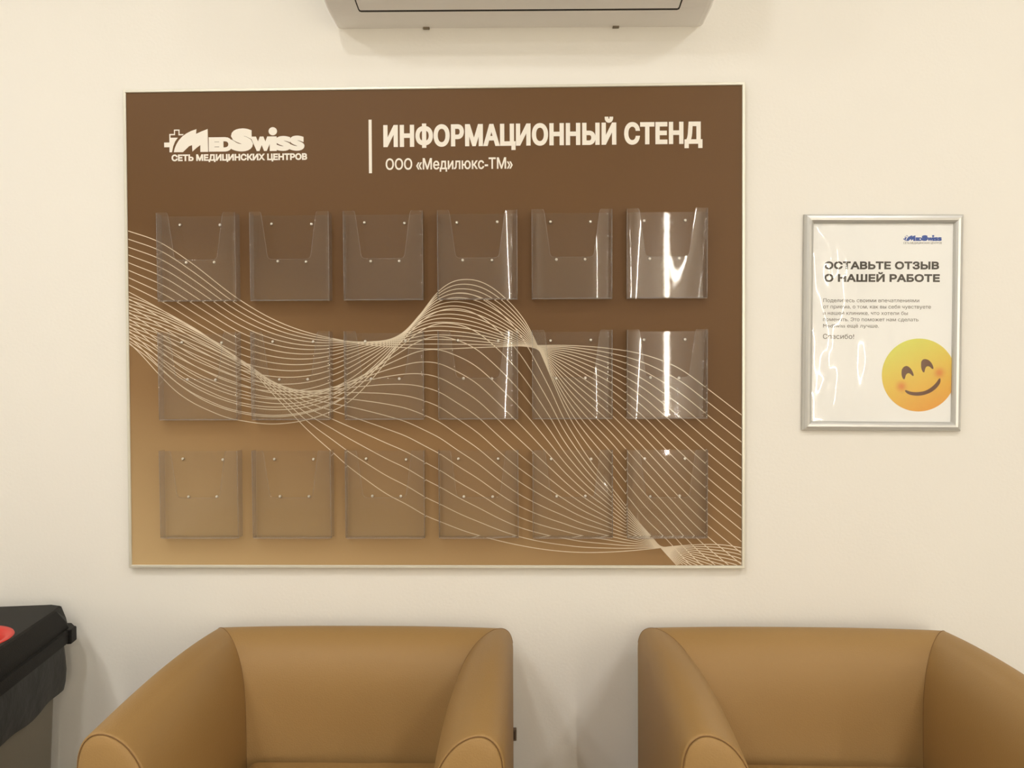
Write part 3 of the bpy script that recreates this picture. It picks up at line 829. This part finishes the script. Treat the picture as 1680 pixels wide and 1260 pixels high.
# ================================================================== waste bin
bin_ = thing('waste_bin', 'slim grey waste bin with black lid and red ringed opening, left of the armchairs', 'waste bin', (-.960, -.046, 0), (0, 0, math.radians(8.5)))
BW, BD = .300, .430        # local: x from -BW to 0, y from -BD to 0
def rrect(x0, x1, y0, y1, r, z, n=5):
    out = []
    for cx, cy, a0 in ((x1-r, y1-r, 0), (x0+r, y1-r, 90), (x0+r, y0+r, 180), (x1-r, y0+r, 270)):
        for k in range(n+1):
            a = math.radians(a0+90*k/n); out.append((cx+r*math.cos(a), cy+r*math.sin(a), z))
    return out
b = MB()
b.loft([rrect(-BW+.035, -.035, -BD+.035, -.03, .03, 0), rrect(-BW+.033, -.033, -BD+.033, -.028, .03, .01), rrect(-BW+.008, -.012, -BD+.008, -.010, .03, .60), rrect(-BW+.004, -.004, -BD+.004, -.004, .03, .618), rrect(-BW+.004, -.004, -BD+.004, -.004, .03, .640)])
link('body', b.mesh('body'), M['bin_grey'], bin_, smooth=False)
# liner bag folded over the rim
rings = []
for k, (z, g) in enumerate(((.662, -.004), (.640, .002), (.615, .005), (.590, .005), (.568, .0035), (.552, .001))):
    ring = rrect(-BW-g, g, -BD-g, g, .03, z, 8)
    out = []
    n = len(ring)
    big = []
    for i in range(n):
        a = Vector(ring[i]); c2 = Vector(ring[(i+1) % n])
        m_ = max(1, int((c2-a).length/.008))
        for q_ in range(m_): big.append(a+(c2-a)*q_/m_)
    for p in big:
        nz_ = noise.noise(Vector((p.x*14, p.y*14, z*30)))
        cx, cy = -BW/2, -BD/2
        d = Vector((p.x-cx, p.y-cy, 0)).normalized()
        dz = .010*noise.noise(Vector((p.x*9, p.y*9, 4))) if k >= 4 else 0
        p = p+d*.003*nz_*(1 if k > 0 else 0); out.append((p.x, p.y, p.z+dz))
    rings.append(out)
mn = min(len(r_) for r_ in rings)
rings = [[r_[int(i*len(r_)/mn)] for i in range(mn)] for r_ in rings]
b = MB(); b.loft(rings, caps=False)
link('liner_bag', b.mesh('liner_bag'), M['bag'], bin_, smooth=True)
# lid with an opening
HX, HY, HR = -.093, -.215, .082
zt = .7205
outer = rrect(-BW+.012, -.006, -BD+.012, -.004, .022, zt, 6)
nO = 64
def ray_rect(a, pts):
    d = Vector((math.cos(a), math.sin(a))); best = None
    for i in range(len(pts)):
        p = Vector(pts[i][:2])-Vector((HX, HY)); q_ = Vector(pts[(i+1) % len(pts)][:2])-Vector((HX, HY)); e = q_-p
        den = d.x*e.y-d.y*e.x
        if abs(den) < 1e-9: continue
        tt = (p.x*e.y-p.y*e.x)/den; uu = (p.x*d.y-p.y*d.x)/den
        if tt > 0 and -1e-6 <= uu <= 1+1e-6: best = tt if best is None else min(best, tt)
    return best
def rr(pts, z): return [(HX+ray_rect(2*PI*k/nO, pts)*math.cos(2*PI*k/nO), HY+ray_rect(2*PI*k/nO, pts)*math.sin(2*PI*k/nO), z) for k in range(nO)]
def R2(g, r, z): return rr(rrect(-BW-g, g, -BD-g, g, r, z, 6), z)
circ = lambda r_, z: [(HX+r_*math.cos(2*PI*k/nO), HY+r_*math.sin(2*PI*k/nO), z) for k in range(nO)]
b = MB()
b.loft([circ(HR-.001, zt-.03), circ(HR, zt), rr(outer, zt), rr(rrect(-BW+.008, -.002, -BD+.008, 0, .024, zt-.003, 6), zt-.003), R2(.008, .028, .690), R2(.011, .03, .676), R2(.018, .03, .6755), R2(.019, .03, .670), R2(.018, .03, .652), R2(.014, .03, .652), R2(.012, .03, .668)], caps=False)
link('lid', b.mesh('lid'), M['lid'], bin_, smooth=False)
box_obj('lid_latch', (.012, .0235, -.040, -.012, .648, .678), M['lid'], bin_, .003)
b = MB(); b.loft([circ(HR+.001, zt+.0002), circ(HR+.0005, zt+.0015), circ(HR-.012, zt-.001), circ(HR-.020, zt-.016), circ(HR-.022, zt-.026)], caps=False)
link('opening_ring', b.mesh('opening_ring'), M['red'], bin_, smooth=True)
b = MB(); b.loft([circ(HR-.0215, zt-.026), circ(HR-.015, zt-.12), circ(.01, zt-.16)], caps=False)
b.ngon(circ(.0101, zt-.16))
link('inner_bag', b.mesh('inner_bag'), M['bag'], bin_, smooth=True)
